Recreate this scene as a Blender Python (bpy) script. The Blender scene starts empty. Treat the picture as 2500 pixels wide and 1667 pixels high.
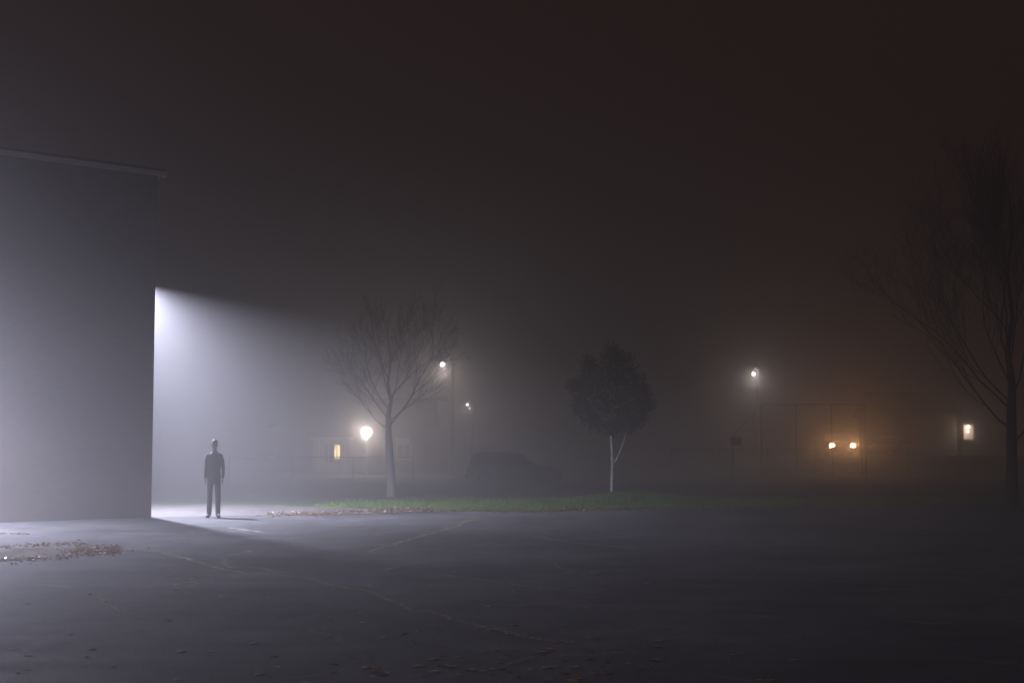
import bpy, bmesh, math, random
from mathutils import Vector, Matrix, Euler, noise
R = math.radians
PI = math.pi
random.seed(11)
SC = bpy.context.scene
COL = SC.collection

# ------------------------------------------------------------------ camera
CAM_H = 1.68
FPX = 50.0 / 36.0 * 2500.0
PITCH = math.atan((1085 - 833.5) / FPX)
cam = bpy.data.cameras.new('camera')
cam.lens = 50
cam.sensor_width = 36
cam.clip_end = 3000
cam.clip_start = 0.05
camo = bpy.data.objects.new('camera', cam)
COL.objects.link(camo)
camo.location = (0, 0, CAM_H)
camo.rotation_euler = (R(90) + PITCH, 0, 0)
SC.camera = camo


def ray(px, py):
    v = Vector(((px - 1250) / FPX, 1.0, -(py - 833.5) / FPX))
    return Matrix.Rotation(PITCH, 3, 'X') @ v


def at(px, py, Y):
    d = ray(px, py)
    return Vector((0, 0, CAM_H)) + d * (Y / d.y)


def gp(px, py, z=0.0):
    d = ray(px, py)
    return Vector((0, 0, CAM_H)) + d * ((z - CAM_H) / d.z)


# ------------------------------------------------------------------ helpers
def tag(o, label=None, cat=None, group=None, kind=None):
    if label: o['label'] = label
    if cat: o['category'] = cat
    if group: o['group'] = group
    if kind: o['kind'] = kind
    return o


def empty(name, loc, label=None, cat=None, group=None, rz=0.0):
    o = bpy.data.objects.new(name, None)
    o.empty_display_size = 0.3
    COL.objects.link(o)
    o.location = loc
    o.rotation_euler = (0, 0, rz)
    return tag(o, label, cat, group)


def origin_of(o):
    v = Vector((0, 0, 0))
    while o is not None:
        v += Vector(o.location)
        o = o.parent
    return v


class MB:
    def __init__(s):
        s.v = []
        s.f = []

    def add(s, vs, fs):
        n = len(s.v)
        s.v.extend(tuple(x) for x in vs)
        s.f.extend(tuple(i + n for i in f) for f in fs)

    def box(s, x0, x1, y0, y1, z0, z1):
        s.add([(x0, y0, z0), (x1, y0, z0), (x1, y1, z0), (x0, y1, z0), (x0, y0, z1), (x1, y0, z1), (x1, y1, z1), (x0, y1, z1)],
              [(0, 3, 2, 1), (4, 5, 6, 7), (0, 1, 5, 4), (1, 2, 6, 5), (2, 3, 7, 6), (3, 0, 4, 7)])
        return s

    def obox(s, o, ax, ay, x0, x1, y0, y1, z0, z1):
        """box along two horizontal unit axes ax, ay from origin o"""
        vs = []
        for z in (z0, z1):
            for (a, b) in ((x0, y0), (x1, y0), (x1, y1), (x0, y1)):
                vs.append((o[0] + ax[0] * a + ay[0] * b, o[1] + ax[1] * a + ay[1] * b, z))
        s.add(vs, [(0, 3, 2, 1), (4, 5, 6, 7), (0, 1, 5, 4), (1, 2, 6, 5), (2, 3, 7, 6), (3, 0, 4, 7)])
        return s

    def tube(s, pts, rad, n=8, cap=True):
        pts = [Vector(p) for p in pts]
        if not hasattr(rad, '__len__'):
            rad = [rad] * len(pts)
        vs, fs = [], []
        prev = None
        for i, p in enumerate(pts):
            d = (pts[min(i + 1, len(pts) - 1)] - pts[max(i - 1, 0)])
            if d.length < 1e-9: d = Vector((0, 0, 1))
            d.normalize()
            if prev is None:
                a = d.orthogonal().normalized()
            else:
                a = prev - d * prev.dot(d)
                a = a.normalized() if a.length > 1e-6 else d.orthogonal().normalized()
            prev = a
            b = d.cross(a)
            for k in range(n):
                t = 2 * PI * k / n
                vs.append(p + (a * math.cos(t) + b * math.sin(t)) * rad[i])
        for i in range(len(pts) - 1):
            for k in range(n):
                k2 = (k + 1) % n
                fs.append((i * n + k, i * n + k2, (i + 1) * n + k2, (i + 1) * n + k))
        if cap:
            fs.append(tuple(reversed(range(n))))
            m = (len(pts) - 1) * n
            fs.append(tuple(m + k for k in range(n)))
        s.add(vs, fs)
        return s

    def loft(s, rings, n=20):
        """rings: (x, y, z, rx, ry): horizontal ellipses, capped"""
        vs, fs = [], []
        for (x, y, z, rx, ry) in rings:
            for k in range(n):
                t = 2 * PI * k / n
                vs.append((x + rx * math.cos(t), y + ry * math.sin(t), z))
        up = rings[-1][2] > rings[0][2]
        for i in range(len(rings) - 1):
            for k in range(n):
                k2 = (k + 1) % n
                q = (i * n + k, i * n + k2, (i + 1) * n + k2, (i + 1) * n + k)
                fs.append(q if up else q[::-1])
        a = tuple(range(n))
        b = tuple((len(rings) - 1) * n + k for k in range(n))
        fs.append(a[::-1] if up else a)
        fs.append(b if up else b[::-1])
        s.add(vs, fs)
        return s

    def ball(s, c, rx, ry=None, rz=None, nu=16, nv=10):
        ry = ry or rx
        rz = rz or rx
        vs = [(c[0], c[1], c[2] - rz)]
        for j in range(1, nv):
            ph = -PI / 2 + PI * j / nv
            for i in range(nu):
                t = 2 * PI * i / nu
                vs.append((c[0] + rx * math.cos(ph) * math.cos(t), c[1] + ry * math.cos(ph) * math.sin(t), c[2] + rz * math.sin(ph)))
        vs.append((c[0], c[1], c[2] + rz))
        fs = []
        for i in range(nu):
            i2 = (i + 1) % nu
            fs.append((0, 1 + i2, 1 + i))
            for j in range(nv - 2):
                a = 1 + j * nu
                fs.append((a + i, a + i2, a + nu + i2, a + nu + i))
            a = 1 + (nv - 2) * nu
            fs.append((a + i, a + i2, len(vs) - 1))
        s.add(vs, fs)
        return s

    def build(s, name, m, parent=None, smooth=False, bevel=0, remesh=0, smooth_it=0):
        me = bpy.data.meshes.new(name)
        off = origin_of(parent) if parent else Vector((0, 0, 0))
        me.from_pydata([(x - off.x, y - off.y, z - off.z) for (x, y, z) in s.v], [], s.f)
        me.update()
        o = bpy.data.objects.new(name, me)
        COL.objects.link(o)
        if remesh or bevel:
            if remesh:
                md = o.modifiers.new('r', 'REMESH')
                md.mode = 'VOXEL'
                md.voxel_size = remesh
                md.use_smooth_shade = True
                if smooth_it:
                    sm = o.modifiers.new('s', 'SMOOTH')
                    sm.iterations = smooth_it
                    sm.factor = 0.5
            if bevel:
                bv = o.modifiers.new('b', 'BEVEL')
                bv.width = bevel
                bv.segments = 2
                bv.limit_method = 'ANGLE'
            dg = bpy.context.evaluated_depsgraph_get()
            me2 = bpy.data.meshes.new_from_object(o.evaluated_get(dg))
            o.modifiers.clear()
            o.data = me2
            bpy.data.meshes.remove(me)
            me = me2
            me.name = name
        if smooth:
            me.polygons.foreach_set('use_smooth', [True] * len(me.polygons))
        me.materials.clear()
        me.materials.append(m)
        if parent: o.parent = parent
        return o


# ------------------------------------------------------------------ materials
class NT:
    def __init__(s, name):
        s.m = bpy.data.materials.new(name)
        s.m.use_nodes = True
        s.t = s.m.node_tree
        s.b = s.t.nodes['Principled BSDF']
        s.out = s.t.nodes['Material Output']

    def n(s, typ, **kw):
        nd = s.t.nodes.new(typ)
        for k, v in kw.items():
            if hasattr(nd, k): setattr(nd, k, v)
        return nd

    def l(s, a, b):
        s.t.links.new(a, b)

    def noise(s, scale, detail=6, rough=0.6, coord='Object', vscale=None):
        tc = s.n('ShaderNodeTexCoord')
        nz = s.n('ShaderNodeTexNoise')
        nz.inputs['Scale'].default_value = scale
        nz.inputs['Detail'].default_value = detail
        nz.inputs['Roughness'].default_value = rough
        if vscale:
            mp = s.n('ShaderNodeMapping')
            mp.inputs['Scale'].default_value = vscale
            s.l(tc.outputs[coord], mp.inputs[0])
            s.l(mp.outputs[0], nz.inputs['Vector'])
        else:
            s.l(tc.outputs[coord], nz.inputs['Vector'])
        return nz.outputs['Fac']

    def ramp(s, fac, stops):
        r = s.n('ShaderNodeValToRGB')
        e = r.color_ramp.elements
        while len(e) < len(stops): e.new(0.5)
        for i, (p, c) in enumerate(stops):
            e[i].position = p
            e[i].color = (c[0], c[1], c[2], 1) if hasattr(c, '__len__') else (c, c, c, 1)
        s.l(fac, r.inputs[0])
        return r.outputs[0]

    def mix(s, fac, a, b, typ='MIX'):
        m = s.n('ShaderNodeMix')
        m.data_type = 'RGBA'
        m.blend_type = typ
        for i, x in ((0, fac), (6, a), (7, b)):
            if hasattr(x, 'is_linked'): s.l(x, m.inputs[i])
            elif hasattr(x, '__len__'): m.inputs[i].default_value = (*x[:3], 1)
            else: m.inputs[i].default_value = x
        return m.outputs[2]

    def bump(s, h, strength, dist):
        b = s.n('ShaderNodeBump')
        b.inputs['Strength'].default_value = strength
        b.inputs['Distance'].default_value = dist
        s.l(h, b.inputs['Height'])
        s.l(b.outputs[0], s.b.inputs['Normal'])
        return b


def mat(name, c, rough=0.6, metal=0.0, var=0.25, scale=6.0, bump=0.0, bscale=40.0):
    t = NT(name)
    f = t.noise(scale)
    c1 = tuple(x * (1 - var) for x in c)
    c2 = tuple(min(1, x * (1 + var)) for x in c)
    t.l(t.ramp(f, [(0.3, c1), (0.7, c2)]), t.b.inputs['Base Color'])
    t.b.inputs['Roughness'].default_value = rough
    t.b.inputs['Metallic'].default_value = metal
    if bump:
        t.bump(t.noise(bscale), 0.6, bump)
    return t.m


def island_mat(name, stops, rough=0.6, transl=0.0):
    t = NT(name)
    g = t.n('ShaderNodeNewGeometry')
    t.l(t.ramp(g.outputs['Random Per Island'], stops), t.b.inputs['Base Color'])
    t.b.inputs['Roughness'].default_value = rough
    return t.m


def emis(name, c, strength):
    t = NT(name)
    t.b.inputs['Base Color'].default_value = (0.8, 0.8, 0.8, 1)
    t.b.inputs['Emission Color'].default_value = (*c, 1)
    t.b.inputs['Emission Strength'].default_value = strength
    t.m.cycles.emission_sampling = 'NONE'
    return t.m


def translucent(m, share):
    t = m.node_tree
    b = t.nodes['Principled BSDF']
    tr = t.nodes.new('ShaderNodeBsdfTranslucent')
    mx = t.nodes.new('ShaderNodeMixShader')
    mx.inputs[0].default_value = share
    src = b.inputs['Base Color'].links[0].from_socket
    t.links.new(src, tr.inputs[0])
    t.links.new(b.outputs[0], mx.inputs[1])
    t.links.new(tr.outputs[0], mx.inputs[2])
    t.links.new(mx.outputs[0], t.nodes['Material Output'].inputs['Surface'])


M = {}
# wet asphalt
t = NT('asphalt')
big = t.noise(0.22, 5, 0.55)
mid = t.noise(1.3, 6, 0.65)
fine = t.noise(60, 3, 0.7)
streak = t.noise(0.8, 5, 0.6, vscale=(0.35, 1.4, 1))
c = t.ramp(fine, [(0.32, (0.055, 0.055, 0.060)), (0.52, (0.13, 0.13, 0.138)), (0.74, (0.32, 0.32, 0.325))])
c = t.mix(0.75, c, t.ramp(mid, [(0.30, (0.28, 0.28, 0.29)), (0.70, (1.1, 1.1, 1.1))]), 'MULTIPLY')
c = t.mix(0.8, c, t.ramp(big, [(0.38, (0.42, 0.42, 0.44)), (0.60, (1.2, 1.17, 1.15))]), 'MULTIPLY')
tc2 = t.n('ShaderNodeTexCoord')
nzv = t.n('ShaderNodeTexNoise')
nzv.inputs['Scale'].default_value = 0.7
nzv.inputs['Detail'].default_value = 5
t.l(tc2.outputs['Object'], nzv.inputs['Vector'])
vadd = t.n('ShaderNodeMixRGB', blend_type='ADD')
vadd.inputs[0].default_value = 1.3
t.l(tc2.outputs['Object'], vadd.inputs[1]); t.l(nzv.outputs['Color'], vadd.inputs[2])
vor = t.n('ShaderNodeTexVoronoi', feature='DISTANCE_TO_EDGE')
vor.inputs['Scale'].default_value = 0.26
t.l(vadd.outputs[0], vor.inputs['Vector'])
line = t.ramp(vor.outputs['Distance'], [(0.002, 0.85), (0.011, 0.0)])
brk = t.ramp(t.noise(0.5, 4, 0.6), [(0.46, 0.0), (0.60, 1.0)])
c = t.mix(t.mix(1.0, line, brk, 'MULTIPLY'), c, (0.26, 0.25, 0.20))
spk = t.noise(38, 2, 0.5)
c = t.mix(t.ramp(spk, [(0.62, 0.0), (0.74, 0.75)]), c, (0.30, 0.29, 0.28))
t.l(c, t.b.inputs['Base Color'])
t.b.inputs['Specular IOR Level'].default_value = 0.28
t.l(t.ramp(streak, [(0.30, 0.60), (0.50, 0.70), (0.66, 0.80)]), t.b.inputs['Roughness'])
ad = t.n('ShaderNodeMath', operation='ADD')
ml = t.n('ShaderNodeMath', operation='MULTIPLY')
ml.inputs[1].default_value = 1.0
t.l(mid, ml.inputs[0]); t.l(ml.outputs[0], ad.inputs[0]); t.l(fine, ad.inputs[1])
t.bump(ad.outputs[0], 0.7, 0.012)
M['asphalt'] = t.m

# worn concrete
t = NT('concrete')
f = t.noise(1.2, 8, 0.65)
g = t.noise(45, 3)
c = t.ramp(f, [(0.3, (0.042, 0.039, 0.035)), (0.7, (0.10, 0.093, 0.082))])
c = t.mix(0.4, c, t.ramp(g, [(0.3, 0.6), (0.7, 1.1)]), 'MULTIPLY')
t.l(c, t.b.inputs['Base Color'])
t.b.inputs['Roughness'].default_value = 0.7
t.bump(g, 0.5, 0.006)
M['concrete'] = t.m

# silt / mud in the puddles
t = NT('mud')
f = t.noise(1.6, 7, 0.6)
t.l(t.ramp(f, [(0.3, (0.05, 0.038, 0.028)), (0.7, (0.11, 0.085, 0.065))]), t.b.inputs['Base Color'])
t.l(t.ramp(f, [(0.35, 0.22), (0.6, 0.55)]), t.b.inputs['Roughness'])
t.bump(t.noise(14, 5), 0.5, 0.01)
M['mud'] = t.m

M['soil'] = mat('soil', (0.045, 0.070, 0.020), 0.95, 0, 0.45, 0.9, 0.04, 9)
M['road'] = mat('road', (0.05, 0.05, 0.05), 0.7, 0, 0.3, 2)
M['grass'] = island_mat('grass', [(0.0, (0.080, 0.17, 0.012)), (0.45, (0.13, 0.26, 0.02)), (0.8, (0.19, 0.31, 0.035)), (1.0, (0.22, 0.21, 0.08))], 0.5)
M['weed'] = island_mat('weed', [(0.0, (0.30, 0.30, 0.18)), (0.5, (0.45, 0.43, 0.28)), (1.0, (0.6, 0.56, 0.40))], 0.7)
M['litter'] = island_mat('litter', [(0.0, (0.07, 0.035, 0.018)), (0.35, (0.13, 0.06, 0.028)), (0.65, (0.20, 0.105, 0.045)), (0.86, (0.30, 0.20, 0.09)), (1.0, (0.6, 0.52, 0.40))], 0.3)
M['foliage'] = island_mat('foliage', [(0.0, (0.008, 0.014, 0.003)), (0.5, (0.020, 0.034, 0.007)), (0.85, (0.040, 0.060, 0.014)), (1.0, (0.055, 0.066, 0.026))], 0.6)
M['leaf_brown'] = mat('leaf_brown', (0.36, 0.19, 0.10), 0.3, 0, 0.4, 30)
M['leaf_orange'] = mat('leaf_orange', (0.68, 0.33, 0.11), 0.3, 0, 0.35, 30)
M['leaf_yellow'] = mat('leaf_yellow', (0.70, 0.54, 0.22), 0.3, 0, 0.3, 30)
M['leaf_pale'] = mat('leaf_pale', (0.72, 0.64, 0.50), 0.25, 0, 0.3, 30)
for k_ in ('grass', 'weed', 'litter', 'leaf_brown', 'leaf_orange', 'leaf_yellow', 'leaf_pale'):
    translucent(M[k_], 0.35)
# pale bark with dark scars
t = NT('pale_bark')
f = t.noise(7, 6, 0.6, vscale=(1, 1, 2.5))
t.l(t.ramp(f, [(0.33, (0.06, 0.05, 0.045)), (0.42, (0.52, 0.50, 0.47)), (0.75, (0.82, 0.80, 0.76))]), t.b.inputs['Base Color'])
t.b.inputs['Roughness'].default_value = 0.8
t.bump(f, 0.5, 0.01)
M['pale_bark'] = t.m
t = NT('grey_bark')
f = t.noise(9, 7, 0.65, vscale=(2.2, 2.2, 0.6))
t.l(t.ramp(f, [(0.3, (0.14, 0.13, 0.12)), (0.7, (0.36, 0.34, 0.32))]), t.b.inputs['Base Color'])
t.b.inputs['Roughness'].default_value = 0.85
t.bump(f, 0.7, 0.015)
M['grey_bark'] = t.m
M['dark_bark'] = mat('dark_bark', (0.035, 0.030, 0.026), 0.9, 0, 0.4, 12, 0.01, 20)
M['twig'] = mat('twig', (0.085, 0.078, 0.072), 0.9, 0, 0.3, 5)
# brick
t = NT('brick')
tc = t.n('ShaderNodeTexCoord')
br = t.n('ShaderNodeTexBrick')
br.inputs['Scale'].default_value = 1.0
br.inputs['Brick Width'].default_value = 0.215
br.inputs['Row Height'].default_value = 0.075
br.inputs['Mortar Size'].default_value = 0.006
br.inputs['Color1'].default_value = (0.22, 0.16, 0.145, 1)
br.inputs['Color2'].default_value = (0.18, 0.13, 0.12, 1)
br.inputs['Mortar'].default_value = (0.23, 0.19, 0.175, 1)
t.l(tc.outputs['UV'], br.inputs['Vector'])
c = t.mix(0.5, br.outputs['Color'], t.ramp(t.noise(0.5, 7, 0.6), [(0.3, 0.55), (0.7, 1.15)]), 'MULTIPLY')
t.l(c, t.b.inputs['Base Color'])
t.b.inputs['Roughness'].default_value = 0.8
t.bump(br.outputs['Fac'], -0.3, 0.003)
M['brick'] = t.m
M['fascia'] = mat('fascia', (0.50, 0.47, 0.42), 0.45, 0, 0.2, 1.5)
M['roofing'] = mat('roofing', (0.05, 0.05, 0.05), 0.9, 0, 0.3, 4, 0.01, 30)
M['dark_metal'] = mat('dark_metal', (0.06, 0.06, 0.062), 0.5, 0.6, 0.2, 6)
M['pole'] = mat('pole', (0.018, 0.018, 0.018), 0.8, 0, 0.2, 6)
M['fence_wire'] = mat('fence_wire', (0.09, 0.09, 0.09), 0.8, 0.0, 0.25, 8)
M['galvanised'] = mat('galvanised', (0.10, 0.10, 0.10), 0.5, 0.7, 0.25, 8)
M['dark_wood'] = mat('dark_wood', (0.06, 0.045, 0.035), 0.8, 0, 0.3, 3)
M['pale_siding'] = mat('pale_siding', (0.52, 0.48, 0.44), 0.7, 0, 0.12, 2)
M['siding'] = mat('siding', (0.12, 0.10, 0.09), 0.8, 0, 0.2, 2)
M['white_trim'] = mat('white_trim', (0.7, 0.68, 0.64), 0.6, 0, 0.08, 2)
M['dark_glass'] = mat('dark_glass', (0.02, 0.022, 0.025), 0.1, 0, 0.2, 2)
M['sign'] = mat('sign', (0.03, 0.03, 0.03), 0.6, 0, 0.2, 2)
M['skin'] = mat('skin', (0.13, 0.085, 0.065), 0.55, 0, 0.12, 20)
M['hair'] = mat('hair', (0.03, 0.024, 0.02), 0.7, 0, 0.3, 60)
M['sweater'] = mat('sweater', (0.028, 0.028, 0.032), 0.9, 0, 0.25, 30, 0.004, 90)
M['trousers'] = mat('trousers', (0.038, 0.036, 0.034), 0.9, 0, 0.25, 25, 0.004, 60)
M['shoe'] = mat('shoe', (0.02, 0.018, 0.017), 0.5, 0, 0.25, 20)
M['rubber'] = mat('rubber', (0.015, 0.015, 0.015), 0.85, 0, 0.2, 20)
M['car_dark'] = mat('car_dark', (0.05, 0.052, 0.06), 0.3, 0.3, 0.1, 3)
M['car_grey'] = mat('car_grey', (0.28, 0.28, 0.29), 0.4, 0.2, 0.1, 3)
M['car_silver'] = mat('car_silver', (0.40, 0.41, 0.42), 0.28, 0.5, 0.06, 3)
M['car_white'] = mat('car_white', (0.70, 0.68, 0.65), 0.35, 0, 0.06, 3)
M['lens_red'] = mat('lens_red', (0.2, 0.01, 0.01), 0.2)
M['lens_clear'] = mat('lens_clear', (0.5, 0.5, 0.5), 0.15)
WHITE = (0.93, 0.93, 1.0)
M['led'] = emis('led', WHITE, 8)
M['street_led'] = emis('street_led', (0.97, 0.95, 1.0), 25)
M['globe'] = emis('globe', (1.0, 0.94, 0.89), 7)
M['headlamp'] = emis('headlamp', (1.0, 0.72, 0.38), 40)
M['porch_bulb'] = emis('porch_bulb', (1.0, 0.76, 0.55), 30)
# lit window: curtains and furniture break the light into patches
t = NT('lit_window')
f = t.noise(2.3, 4, 0.6)
t.l(t.ramp(f, [(0.38, (0.10, 0.05, 0.015)), (0.52, (1.0, 0.66, 0.25)), (0.66, (1.0, 0.85, 0.5))]), t.b.inputs['Emission Color'])
t.b.inputs['Emission Strength'].default_value = 5.0
t.m.cycles.emission_sampling = 'NONE'
M['lit_window'] = t.m


t = NT('dim_window')
f = t.noise(3.1, 4, 0.6)
t.l(t.ramp(f, [(0.40, (0.02, 0.012, 0.006)), (0.60, (1.0, 0.7, 0.45))]), t.b.inputs['Emission Color'])
t.b.inputs['Emission Strength'].default_value = 0.8
t.m.cycles.emission_sampling = 'NONE'
M['dim_window'] = t.m


def lamp(kind, loc, power, color, parent=None, aim=None, angle=150, blend=0.4, size=0.12, name='lamp_light'):
    d = bpy.data.lights.new(name, kind)
    d.energy = power
    d.color = color
    d.shadow_soft_size = size
    if kind == 'SPOT':
        d.spot_size = R(angle)
        d.spot_blend = blend
    o = bpy.data.objects.new(name, d)
    COL.objects.link(o)
    loc = Vector(loc)
    if parent:
        o.parent = parent
        o.location = loc - origin_of(parent)
    else:
        o.location = loc
    if aim is not None:
        o.rotation_euler = Vector(aim).to_track_quat('-Z', 'Y').to_euler()
    return o


# ------------------------------------------------------------------ ground
EDGE = [(-400, 1262), (300, 1262), (520, 1259), (700, 1256), (820, 1255), (980, 1248), (1120, 1247), (1300, 1250), (1420, 1245), (1640, 1243), (1850, 1241), (2100, 1238), (2300, 1236), (2700, 1234), (3400, 1233)]
EP = [gp(*p) for p in EDGE]


def edge_y(x):
    for a, b in zip(EP, EP[1:]):
        if a.x <= x <= b.x:
            k = (x - a.x) / (b.x - a.x)
            return a.y + (b.y - a.y) * k
    return EP[0].y if x < EP[0].x else EP[-1].y


mb = MB()
S = 300
mb.add([(-S, -S, -0.06), (S, -S, -0.06), (S, S, -0.06), (-S, S, -0.06)], [(0, 1, 2, 3)])
tag(mb.build('ground', M['soil']), 'dark grassy field fading into fog', kind='structure')

mb = MB()   # asphalt yard: a sheet with a ragged far edge
xs = [-60 + i * 0.35 for i in range(int(120 / 0.35) + 1)]
row = []
for x in xs:
    far = edge_y(x) + 0.35 * noise.noise((x * 0.6, 3.1, 0)) + 0.14 * noise.noise((x * 3.1, 7.7, 0))
    row.append((x, far))
vs = [(x, -40, 0) for x, y in row] + [(x, y, 0) for x, y in row] + [(x, y + 0.05, -0.06) for x, y in row]
n = len(row)
fs = [(i, i + 1, n + i + 1, n + i) for i in range(n - 1)] + [(n + i, n + i + 1, 2 * n + i + 1, 2 * n + i) for i in range(n - 1)]
mb.add(vs, fs)
tag(mb.build('asphalt_yard', M['asphalt']), 'wet cracked asphalt yard', kind='structure')


def patch(name, m, pix, z, label, rough=0.12, sub=8, kind='structure'):
    P = [gp(*p) for p in pix]
    out = []
    for i, a in enumerate(P):
        b = P[(i + 1) % len(P)]
        for k in range(sub):
            q = a.lerp(b, k / sub)
            w = rough * (noise.noise((q.x * 1.7, q.y * 1.7, z * 300)) + 0.6 * noise.noise((q.x * 6, q.y * 6, 2)))
            out.append((q.x + w, q.y + w * 1.4, z))
    me = MB()
    me.add(out, [tuple(range(len(out)))[::-1]])
    o = me.build(name, m)
    bm = bmesh.new(); bm.from_mesh(o.data)
    bmesh.ops.triangulate(bm, faces=bm.faces)
    bmesh.ops.recalc_face_normals(bm, faces=bm.faces)
    for f in bm.faces:
        if f.normal.z < 0: f.normal_flip()
    bm.to_mesh(o.data); bm.free()
    return tag(o, label, kind=kind)


patch('path', M['concrete'], [(-300, 1263), (340, 1263.5), (520, 1261), (700, 1257.5), (860, 1251), (900, 1242), (760, 1236), (600, 1232), (300, 1230), (-300, 1230)], 0.006, 'pale concrete path strip behind the yard')
patch('puddle', M['mud'], [(-420, 1352), (-60, 1342), (120, 1337), (250, 1336), (290, 1341), (262, 1352), (160, 1358), (60, 1366), (-60, 1372), (-400, 1384)], 0.004, 'silty puddle on the asphalt')
patch('dirt_patch', M['mud'], [(700, 1257), (780, 1253), (900, 1244), (1010, 1241), (1090, 1245), (1060, 1250), (930, 1253), (820, 1257)], 0.011, 'muddy dirt strip at the yard edge')
mb = MB()
mb.box(-200, 200, 96, 104, -0.05, -0.03)
tag(mb.build('road', M['road']), 'street across the far side of the field', kind='structure')

# faded paint dashes
def ribbon(mb, pts, w, z, jit=0.0, step=0.12):
    P = [gp(*p) for p in pts]
    for a, b in zip(P, P[1:]):
        L = (b - a).length
        k = max(1, int(L / step))
        d = (b - a).normalized()
        s_ = Vector((-d.y, d.x, 0))
        for i in range(k):
            q = a.lerp(b, i / k); q2 = a.lerp(b, (i + 1) / k)
            yield q, q2, d, s_


mb = MB()
for q, q2, d, s_ in ribbon(mb, [(560, 1288), (646, 1300)], 0.1, 0.004):
    w = 0.05
    if random.random() < 0.7:
        mb.add([q - s_ * w + Vector((0, 0, .004)), q2 - s_ * w + Vector((0, 0, .004)), q2 + s_ * w + Vector((0, 0, .004)), q + s_ * w + Vector((0, 0, .004))], [(0, 1, 2, 3)])
tag(mb.build('road_marking', mat('worn_paint', (0.5, 0.5, 0.48), 0.6, 0, 0.3, 12)), 'worn white paint line on asphalt', kind='structure')

# weeds and moss in the cracks
CR = [
    ([(285, 1338), (380, 1346), (452, 1362), (530, 1385), (600, 1398), (700, 1404), (762, 1412), (820, 1430), (905, 1446), (985, 1478), (1060, 1500), (1180, 1530), (1290, 1556), (1400, 1568)], 0.055, 1.0),
    ([(545, 1362), (548, 1378), (575, 1388)], 0.04, 0.8),
    ([(900, 1348), (990, 1320), (1060, 1300), (1110, 1285), (1135, 1272)], 0.07, 1.3),
    ([(1130, 1274), (1168, 1265)], 0.20, 1.6),
    ([(1075, 1402), (1180, 1414), (1280, 1430), (1350, 1436), (1450, 1448)], 0.045, 0.7),
    ([(1300, 1308), (1400, 1324), (1560, 1340), (1640, 1348)], 0.05, 0.5),
    ([(940, 1392), (1010, 1376), (1060, 1366)], 0.04, 0.5),
    ([(230, 1460), (290, 1488), (330, 1500)], 0.03, 0.4),
    ([(1150, 1640), (1330, 1605), (1550, 1590)], 0.03, 0.35),
]
mb = MB()
rnd = random.Random(5)
for pts, w, dens in CR:
    for q, q2, d, s_ in ribbon(mb, pts, w, 0):
        sway = s_ * (0.10 * noise.noise((q.x * 2.2, q.y * 2.2, 0)) + 0.05 * noise.noise((q.x * 8, q.y * 8, 4)))
        cl = 0.5 + noise.noise((q.x * 1.1, q.y * 1.1, 9))
        for _ in range(int(40 * dens * max(0.15, cl))):
            p = q + (q2 - q) * rnd.random() + sway + s_ * rnd.gauss(0, w * 0.35)
            a = rnd.random() * 6.28
            h = rnd.uniform(0.004, 0.014) * (1 + w * 3)
            l = rnd.uniform(0.008, 0.03)
            u = Vector((math.cos(a), math.sin(a), 0)) * l * 0.35
            tip = p + Vector((math.cos(a * 3), math.sin(a * 3), 0)) * l + Vector((0, 0, h))
            mb.add([p - u + Vector((0, 0, .001)), p + u + Vector((0, 0, .001)), tip], [(0, 1, 2)])
tag(mb.build('weeds', M['weed']), 'dry moss and weeds along asphalt cracks', 'weeds', kind='stuff')

# sunken cracks drawn as dark thin ridged seams
mb = MB()
for pts, w, dens in CR:
    if dens > 1.5: continue
    prev = None
    for q, q2, d, s_ in ribbon(mb, pts, w, 0):
        sway = s_ * (0.10 * noise.noise((q.x * 2.2, q.y * 2.2, 0)) + 0.05 * noise.noise((q.x * 8, q.y * 8, 4)))
        ww = (0.007 + 0.012 * rnd.random()) * (0.5 + 0.7 * dens)
        a, b = q + sway - s_ * ww, q + sway + s_ * ww
        a.z = b.z = 0.0025
        if prev is not None and (prev[0] - a).length < 0.5:
            mb.add([prev[0], a, b, prev[1]], [(0, 1, 2, 3)])
        prev = (a, b)
tag(mb.build('asphalt_crack', mat('crack', (0.26, 0.25, 0.18), 0.95)), 'thin dark cracks in the asphalt', kind='structure')

# grass strip and the rougher mound at the pale tree
TREE_MID = gp(1493, 1216)
mb = MB()
rnd = random.Random(3)


def blade(p, h, w):
    a = rnd.random() * 6.283
    u = Vector((math.cos(a), math.sin(a), 0)) * w
    ln = Vector((math.cos(a + 1.3), math.sin(a + 1.3), 0)) * h * rnd.uniform(0.1, 0.7)
    m_ = p + ln * 0.35 + Vector((0, 0, h * 0.62))
    tip = p + ln + Vector((0, 0, h))
    mb.add([p - u, p + u, m_ + u * 0.6, m_ - u * 0.6, tip], [(0, 1, 2, 3), (3, 2, 4)])


def mound(x, y):
    dx, dy = (x - TREE_MID.x - 0.5) / 1.7, (y - TREE_MID.y + 1.6) / 2.2
    return 0.20 * math.exp(-(dx * dx + dy * dy))


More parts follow.
